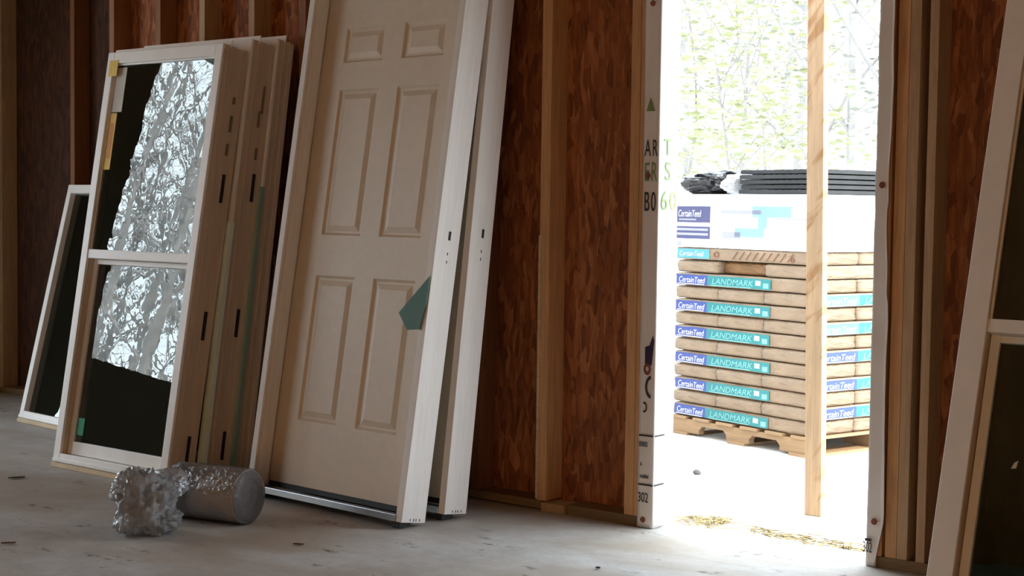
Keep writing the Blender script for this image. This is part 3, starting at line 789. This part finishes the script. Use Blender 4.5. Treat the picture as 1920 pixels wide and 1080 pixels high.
def label_strip(t, side, L, Wd, h, s0, s1, s2, matA, matB, capA='CertainTeed', capB='LANDMARK', seed=0):
    """two-colour printed strip on the front (side 0) or right (side 1) face; s are distances from the face's left end"""
    a = -L / 2 if side == 0 else -Wd / 2
    off = (Wd if side == 0 else L) / 2 + 0.004
    for (p, q, m, s, nm) in ((s0, s1, matA, capA, 'label_end'), (s1, s2, matB, capB, 'label_band')):
        bm = bmesh.new()
        N = 10
        ra, rb = [], []
        z0, z1 = 0.012 * 0.6, h * 0.86
        for i in range(N + 1):
            u = a + p + (q - p) * i / N
            wob = noise.noise(Vector((u * 11, seed, side))) * 0.0035
            for lst, z in ((ra, z0 + wob), (rb, z1 + wob)):
                lst.append((u, z))
        pts = ra + rb[::-1]
        for i in range(N):
            quad = [ra[i], ra[i + 1], rb[i + 1], rb[i]]
            vs = []
            for d in (off, off + 0.0015):
                vs.append([bm.verts.new((x, -d, z) if side == 0 else (d, x, z)) for x, z in quad])
            bm.faces.new(vs[1]); bm.faces.new(vs[0][::-1])
            for j in range(4): bm.faces.new((vs[0][j], vs[0][(j + 1) % 4], vs[1][(j + 1) % 4], vs[1][j]))
        o = obj(nm, bm, m, t)
        sz = h * 0.62
        mw = (q - p)
        fm = WHITE_INK if nm == 'label_end' else TEAL_LIGHT
        wanted = mw * (0.84 if nm == 'label_end' else 0.66)
        zt = h * 0.27
        if side == 0: Mx = Matrix.Translation((a + p + mw * 0.07, -off - 0.0022, zt)) @ ON_FRONT
        else: Mx = Matrix.Translation((off + 0.0022, a + p + mw * 0.07, zt)) @ ON_RIGHT
        text(s, sz, fm, o, Mx, fit=wanted, extrude=0.0004, shear=0.2)
        # thin rules under the words, and round badges at the far end of the wide band
        def flat(u0, u1, za, zb, mm, nm2):
            if side == 0: obj(nm2, bx(u0, u1, -off - 0.0026, -off - 0.0012, za, zb), mm, o)
            else: obj(nm2, bx(off + 0.0012, off + 0.0026, u0, u1, za, zb), mm, o)
        flat(a + p + mw * 0.05, a + p + mw * (0.9 if nm == 'label_end' else 0.70), h * 0.135, h * 0.19, fm, 'printed_rule')
        if nm == 'label_band':
            flat(a + p + mw * 0.77, a + p + mw * 0.85, h * 0.36, h * 0.72, BADGE, 'printed_badge')
            flat(a + p + mw * 0.89, a + p + mw * 0.97, h * 0.20, h * 0.56, TEAL_LIGHT, 'printed_badge')

z = 0.100
third = PDp / 3
gF, gR = 'bundles lying along the front of the pallet', 'bundles lying along the right of the pallet'
gE = 'plain bundle ends on the front of the pallet'
gB = 'bundles behind the front row of the pallet'
for c in range(1, 12):
    nth = ['bottom', 'second', 'third', 'fourth', 'fifth', 'sixth', 'seventh', 'eighth', 'ninth', 'tenth', 'eleventh'][c - 1]
    j = random.uniform(-0.006, 0.006)
    if c % 2:
        t, L, Wd = put_bundle('tan bundle with a blue and teal front label, %s layer on the pallet' % nth, j, PW + j, 0, third, z, BH, KRAFT, c, gF)
        label_strip(t, 0, L, Wd, BH, 0.012, 0.245, 0.690, BLUE, TEAL_L, seed=c)
        for q, nm in ((1, 'middle'), (2, 'far')):
            put_bundle('plain tan bundle end on the right side, %s of its row, %s layer' % (nm, nth), j * 0.5, PW + j * 0.5, q * third, (q + 1) * third, z, BH, KRAFT, c + q * 20, gB)
    else:
        t3 = PW / 3
        for q, nm in ((0, 'left'), (1, 'middle')):
            put_bundle('plain tan bundle end on the front, %s of its row, %s layer' % (nm, nth), q * t3, (q + 1) * t3, j, PDp + j, z, BH, KRAFT, c * 3 + q, gE)
        t, L, Wd = put_bundle('tan bundle with a blue and teal label on the right side, %s layer' % nth, 2 * t3, PW, j, PDp + j, z, BH, KRAFT, c * 3 + 9, gR)
        label_strip(t, 1, L, Wd, BH, 0.03, 0.33, 0.80, SKY_L if c > 6 else BLUE, TEAL_L, seed=c)
    z += BH
t3 = PW / 3
for q, nm, m in ((0, 'left', KRAFT), (1, 'brown middle', KRAFT_B), (2, 'right', KRAFT)):
    dq = 0.035 if q == 1 else 0.0
    put_bundle('%s bundle end in the twelfth layer, under the striped bundle' % nm, q * t3 + 0.006, (q + 1) * t3 - 0.004, dq, PDp + dq, z, BH, m, 70 + q, gE)
z += BH
t, L, Wd = put_bundle('tan bundle with red slanted stripes and a sky blue label, thirteenth layer', 0, PW, 0, third, z, BH * 0.95, KRAFT, 81, gF)
off = Wd / 2 + 0.004
o = obj('label_end', bx(-L / 2 + 0.01, -L / 2 + 0.25, -off - 0.001, -off + 0.001, 0.008, 0.056), SKY_L, t)
text('CertainTeed', 0.036, WHITE_INK, o, Matrix.Translation((-L / 2 + 0.025, -off - 0.002, 0.020)) @ ON_FRONT, sx=0.98, shear=0.2)
bm = bmesh.new()
for k in range(9):
    x = -L / 2 + 0.41 + k * 0.047
    quad_prism(bm, [(x, 0.010), (x + 0.007, 0.010), (x + 0.045, 0.052), (x + 0.038, 0.052)], -off - 0.0008, -off + 0.001)
obj('printed_stripes', bm, RED_INK, t)
obj('printed_logo', arc(0, 0, 0.016, 0.005, 0, 2 * pi, 1.3), RED_INK, t).matrix_basis = Matrix.Translation((-L / 2 + 0.30, -off - 0.001 - FY, 0.032))
obj('printed_logo', arc(0, 0, 0.013, 0.005, 0, 2 * pi, 1.0), RED_INK, t).matrix_basis = Matrix.Translation((L / 2 - 0.13, -off - 0.001 - FY, 0.022))
for q, nm in ((1, 'middle'), (2, 'far')):
    put_bundle('pale bundle end on the right side, %s of its row, thirteenth layer' % nm, 0, PW, q * third, (q + 1) * third, z, BH * 0.95, KRAFT, 90 + q, gB)
z += BH * 0.95

# white cartons on the bundles
CH = 0.274
def carton(label, x0, x1, y0, y1, h):
    t = thing('carton', label, 'box', M_PAL @ Matrix.Translation((x0, y0, z)))
    obj('carton_body', bx(0, x1 - x0, 0, y1 - y0, 0, h), CARTON, t, bevel=0.004)
    return t
t = carton('white carton with navy print on top of the bundles, left', -0.01, 0.30, 0.0, 0.92, CH)
a = obj('label_panel', bx(0.010, 0.262, -0.002, 0.001, 0.128, 0.212), NAVY, t)
text('CertainTeed', 0.050, WHITE_INK, a, Matrix.Translation((0.022, -0.003, 0.158)) @ ON_FRONT, sx=0.68, shear=0.15)
obj('printed_rule', bx(0.03, 0.16, -0.003, -0.0015, 0.140, 0.147), LAVENDER, a)
a = obj('label_panel', bx(0.010, 0.262, -0.002, 0.001, 0.044, 0.108), NAVY, t)
for zz in (0.062, 0.086):
    obj('printed_rule', bx(0.016, 0.25, -0.003, -0.0015, zz, zz + 0.012), LAVENDER, a)
obj('label_panel', bx(0.012, 0.05, -0.002, 0.001, -0.0 + 0.004, 0.030), LAVENDER, t)
t = carton('white carton with faint sky blue print on top of the bundles, right', 0.312, PW + 0.01, 0.0, 0.92, CH)
for (xa, xb, za, zb, m) in ((0.02, 0.30, 0.175, 0.195, LAVENDER), (0.24, 0.50, 0.160, 0.215, PALEBLUE), (0.28, 0.34, 0.105, 0.160, PALEBLUE), (0.03, 0.16, 0.050, 0.085, LAVENDER), (0.12, 0.32, 0.060, 0.105, PALEBLUE), (0.40, 0.60, 0.150, 0.157, LAVENDER)):
    obj('printed_patch', bx(xa, xb, -0.002, 0.001, za, zb), m, t)
z += CH
# black film bundle and a stack of ribbed plastic on the cartons
bm = bmesh.new()
bmesh.ops.create_icosphere(bm, subdivisions=5, radius=1.0)
for v in bm.verts:
    d = v.co.copy(); k = 1 + 0.22 * noise.noise(d * 2.3) + 0.12 * noise.noise(d * 7)
    v.co = Vector((0.16 + 0.20 * math.copysign(abs(d.x) ** 0.7, d.x) * k, 0.25 + 0.24 * d.y * k, 0.058 + 0.066 * math.copysign(abs(d.z) ** 0.6, d.z) * k))
    v.co.z = max(v.co.z, 0.0)
o = obj('film_bundle', bm, BLACKFILM, M=M_PAL @ Matrix.Translation((-0.02, 0, z)))
setp(o, 'crumpled black plastic bundle on the left white carton', 'plastic bundle')
bm = bmesh.new()
for v0 in (0,):
    bmesh.ops.create_icosphere(bm, subdivisions=5, radius=1.0)
for v in bm.verts:
    d = v.co.copy(); k = 1 + 0.2 * noise.noise(d * 3) + 0.1 * noise.noise(d * 9)
    v.co = Vector((0.07 * d.x * k, 0.14 + 0.15 * d.y * k, 0.05 + 0.052 * d.z * k)); v.co.z = max(0.0, v.co.z)
o = obj('plastic_film', bm, FILM2, M=M_PAL @ Matrix.Translation((0.375, -0.02, z)))
setp(o, 'clump of clear plastic film between the black bundle and the ribbed sheets', 'plastic film')
for k in range(5):
    bm = bmesh.new()
    box(bm, 0, 0.52, 0, 0.85, 0.003, 0.021)
    for q in range(12): box(bm, 0.005 + q * 0.043, 0.030 + q * 0.043, 0.004, 0.846, 0.021, 0.0235)
    o = obj('ribbed_sheet', bm, GREYRIB, M=M_PAL @ Matrix.Translation((0.44 + 0.004 * (k % 2), 0.012 + 0.006 * ((k * 2) % 3), z + k * 0.0245)), bevel=0.003)
    setp(o, '%s grey ribbed plastic sheet of the stack on the right carton' % ('bottom', 'second', 'middle', 'fourth', 'top')[k], 'plastic sheet', 'ribbed sheets on the right carton')

# ------------------------------------------------------------------ ground clutter outside
def straw(name, label, pts, n, spread, L):
    bm = bmesh.new()
    for _ in range(n):
        c = random.choice(pts)
        p = Vector((c[0] + random.gauss(0, spread[0]), c[1] + random.gauss(0, spread[1]), GZ + random.uniform(0.002, 0.02)))
        a = random.uniform(0, pi); l = L * random.uniform(0.4, 1.0)
        dv = Vector((cos(a), sin(a), random.uniform(-0.08, 0.08))) * l / 2
        tube(bm, [p - dv, p + dv], 0.0022, 0.0016, 4)
    o = obj(name, bm, STRAW, M=M_WALL)
    setp(o, label, 'straw', kind='stuff')
straw('straw', 'small heap of straw outside at the left foot of the doorway', [(0.08, 0.28)], 90, (0.05, 0.05), 0.10)
straw('straw', 'thin line of straw along the slab edge in the doorway', [(0.30 + i * 0.06, 0.24) for i in range(10)], 130, (0.04, 0.02), 0.09)
straw('straw', 'straw strewn on the dirt right of the porch post', [(0.75 + i * 0.1, 0.95 + i * 0.02) for i in range(5)], 120, (0.06, 0.05), 0.12)
bm = bmesh.new(); bmesh.ops.create_icosphere(bm, subdivisions=3, radius=0.018)
for v in bm.verts: v.co *= 1 + 0.3 * noise.noise(v.co * 60); v.co.z *= 0.7
setp(obj('stone', bm, SHINGLE, M=Matrix.Translation((0.835, 6.60, GZ + 0.010)), smooth=True), 'small dark stone on the bright dirt in front of the pallet', 'stone')

# ------------------------------------------------------------------ trees
def tree_bm(h, r, seed, levels=4, spread=0.55, droop=0.0, n0=9):
    rnd = random.Random(seed)
    bm = bmesh.new(); tips = []
    def grow(p, d, l, rad, lev):
        pts = [p]; q = p.copy(); dd = d.copy()
        ns = 4 if lev else 8
        for i in range(ns):
            dd = (dd + Vector((rnd.gauss(0, 0.10), rnd.gauss(0, 0.10), rnd.gauss(0.02, 0.06))) * (1 if lev else 0.35)).normalized()
            q = q + dd * (l / ns); pts.append(q.copy())
        tube(bm, pts, rad, rad * 0.45, 6 if lev < 2 else 4)
        if lev >= levels: tips.append(q.copy()); return
        kids = n0 if lev == 0 else rnd.randint(3, 5)
        for k in range(kids):
            f = rnd.uniform(0.18 if lev == 0 else 0.2, 1.0)
            i = min(ns - 1, int(f * ns)); b = pts[i].lerp(pts[i + 1], f * ns - i)
            a = rnd.uniform(0, 2 * pi)
            nd = (dd * rnd.uniform(0.5, 0.9) + Vector((cos(a), sin(a), rnd.uniform(-0.1, 0.45))) * spread * 1.5).normalized()
            grow(b, nd, l * rnd.uniform(0.32, 0.52), rad * (1 - f * 0.5) * 0.42, lev + 1)
    grow(Vector((0, 0, 0)), Vector((0, 0, 1)), h, r, 0)
    return bm, tips

rnd = random.Random(11)
protos = []
for i in range(6):
    h = rnd.uniform(6.5, 9.0)
    bm, tips = tree_bm(h, h * 0.0085, 100 + i, 3, 0.62, n0=13)
    me = bpy.data.meshes.new('bare_tree'); bm.to_mesh(me); bm.free(); me.materials.append(BARK)
    protos.append(me)
for i in range(30):
    o = bpy.data.objects.new('bare_tree', protos[i % 6]); C.objects.link(o)
    q = 7.5 + 16 * rnd.random() ** 0.9
    x = ROOM_L - q
    y = -2.8 - 0.73 * q + rnd.uniform(-1, 1) * (1.2 + 0.17 * q)
    o.matrix_world = M_WALL @ Matrix.Translation((x, y, GZ)) @ Matrix.Rotation(rnd.uniform(0, 6.28), 4, 'Z') @ Matrix.Scale(rnd.uniform(0.8, 1.15), 4)
    setp(o, 'bare grey tree mirrored in the glass of the front window unit', 'tree', 'bare trees seen only as reflections in the front window unit')

def leafy_tree(px, dist, h, seed, leaf, label, n=1500, low=0.25, rad=1.3, ls=0.075):
    X = (px - 960) / 2800 * dist
    t = thing('leafy_tree', label, 'tree', Matrix.Translation((X, dist, GZ)), 'trees beyond the yard')
    bm, tips = tree_bm(h, h * 0.012, seed, 2, 0.5, n0=11)
    obj('trunk', bm, BARK_PALE, t)
    rr = random.Random(seed)
    bm = bmesh.new()
    anchors = [Vector((rr.gauss(0, rad * 0.6), rr.gauss(0, rad * 0.6), h * rr.uniform(low, 1.0))) for _ in range(12)] + tips[::4]
    for _ in range(n):
        c = rr.choice(anchors)
        p = c + Vector((rr.gauss(0, 0.30), rr.gauss(0, 0.30), rr.gauss(0, 0.25)))
        m = Matrix.Rotation(rr.uniform(0, 2 * pi), 3, 'Z') @ Matrix.Rotation(rr.uniform(0, pi), 3, 'X')
        s = ls * rr.uniform(0.5, 1.1)
        vs = [bm.verts.new(p + m @ Vector(q)) for q in ((-s, 0, 0), (0, -s * 0.45, 0.01), (s, 0, 0), (0, s * 0.45, 0.01))]
        bm.faces.new(vs)
    obj('foliage', bm, leaf, t)
for (px, dist, h, leaf, label, n) in (
        (1300, 19, 7.5, LEAF_B, 'pale washed out tree beyond the yard, at the left jamb', 900),
        (1375, 15, 2.6, LEAF_A, 'low yellow green bush just above the cartons', 1500),
        (1385, 22, 5.2, LEAF_A, 'yellow green sapling beyond the yard, left of the post', 1500),
        (1440, 17, 2.2, LEAF_A, 'small yellow green bush behind the ribbed sheets', 900),
        (1460, 24, 6.4, LEAF_A, 'taller yellow green tree beyond the yard, nearest the post', 1500),
        (1500, 20, 7.8, LEAF_B, 'pale grey green tree directly behind the post', 1000),
        (1590, 18, 6.6, LEAF_B, 'pale grey tree right of the post', 1300),
        (1640, 16, 5.0, LEAF_B, 'pale tree half hidden by the right door jamb', 1000)):
    leafy_tree(px, dist, h, px + int(dist), leaf, label, int(n * 0.75), 0.45 if px > 1550 else 0.25)
bm = bx(-0.20, 0.20, 0, 0.05, 0, 0.03)
hill = bmesh.new()
NX = 30
g = [[hill.verts.new((-14 + 44 * i / NX, 20 + 30 * j / NX, GZ - 0.05 + max(0, (j / NX)) ** 1.2 * 7.0 + 0.3 * noise.noise(Vector((i * 0.4, j * 0.4, 0))))) for i in range(NX + 1)] for j in range(NX + 1)]
for j in range(NX):
    for i in range(NX): hill.faces.new((g[j][i], g[j][i + 1], g[j + 1][i + 1], g[j + 1][i]))
o = obj('hill', hill, DIRT, smooth=True); setp(o, 'pale sunlit slope rising beyond the yard', 'hill', kind='structure')

bk_ = bmesh.new()  # bank added out of view to throw warm light through the opening
g = [[bk_.verts.new((-8 + 24 * i / 16, ROOM_F - 2.0 - 6 * j / 10, GZ - 0.05 + 7.5 * (j / 10) ** 0.9 + 0.12 * noise.noise(Vector((i * 0.7, j * 0.7, 3))))) for i in range(17)] for j in range(11)]
for j in range(10):
    for i in range(16): bk_.faces.new((g[j][i], g[j][i + 1], g[j + 1][i + 1], g[j + 1][i]))
setp(obj('bounce_bank', bk_, plain('warm_bounce_clay', (0.60, 0.29, 0.095), 0.95, 0.15, 2.0), M=M_WALL, smooth=True), 'clay bank added unseen behind the camera to bounce warm light indoors', 'bank', kind='structure')
portal(0.43, 0.10, 1.05, 0.85, 2.1, pi)
portal(ROOM_L - 0.05, -1.25, 1.02, 1.1, 2.05, -pi / 2)
portal(ROOM_L - 0.05, (LEFT_Y0 + LEFT_Y1) / 2, (LEFT_Z0 + LEFT_Z1) / 2, LEFT_Y1 - LEFT_Y0, LEFT_Z1 - LEFT_Z0, -pi / 2)
portal((BACK_X0 + BACK_X1) / 2, ROOM_F - 0.05, BACK_Z1 / 2, BACK_X1 - BACK_X0, BACK_Z1, 0)
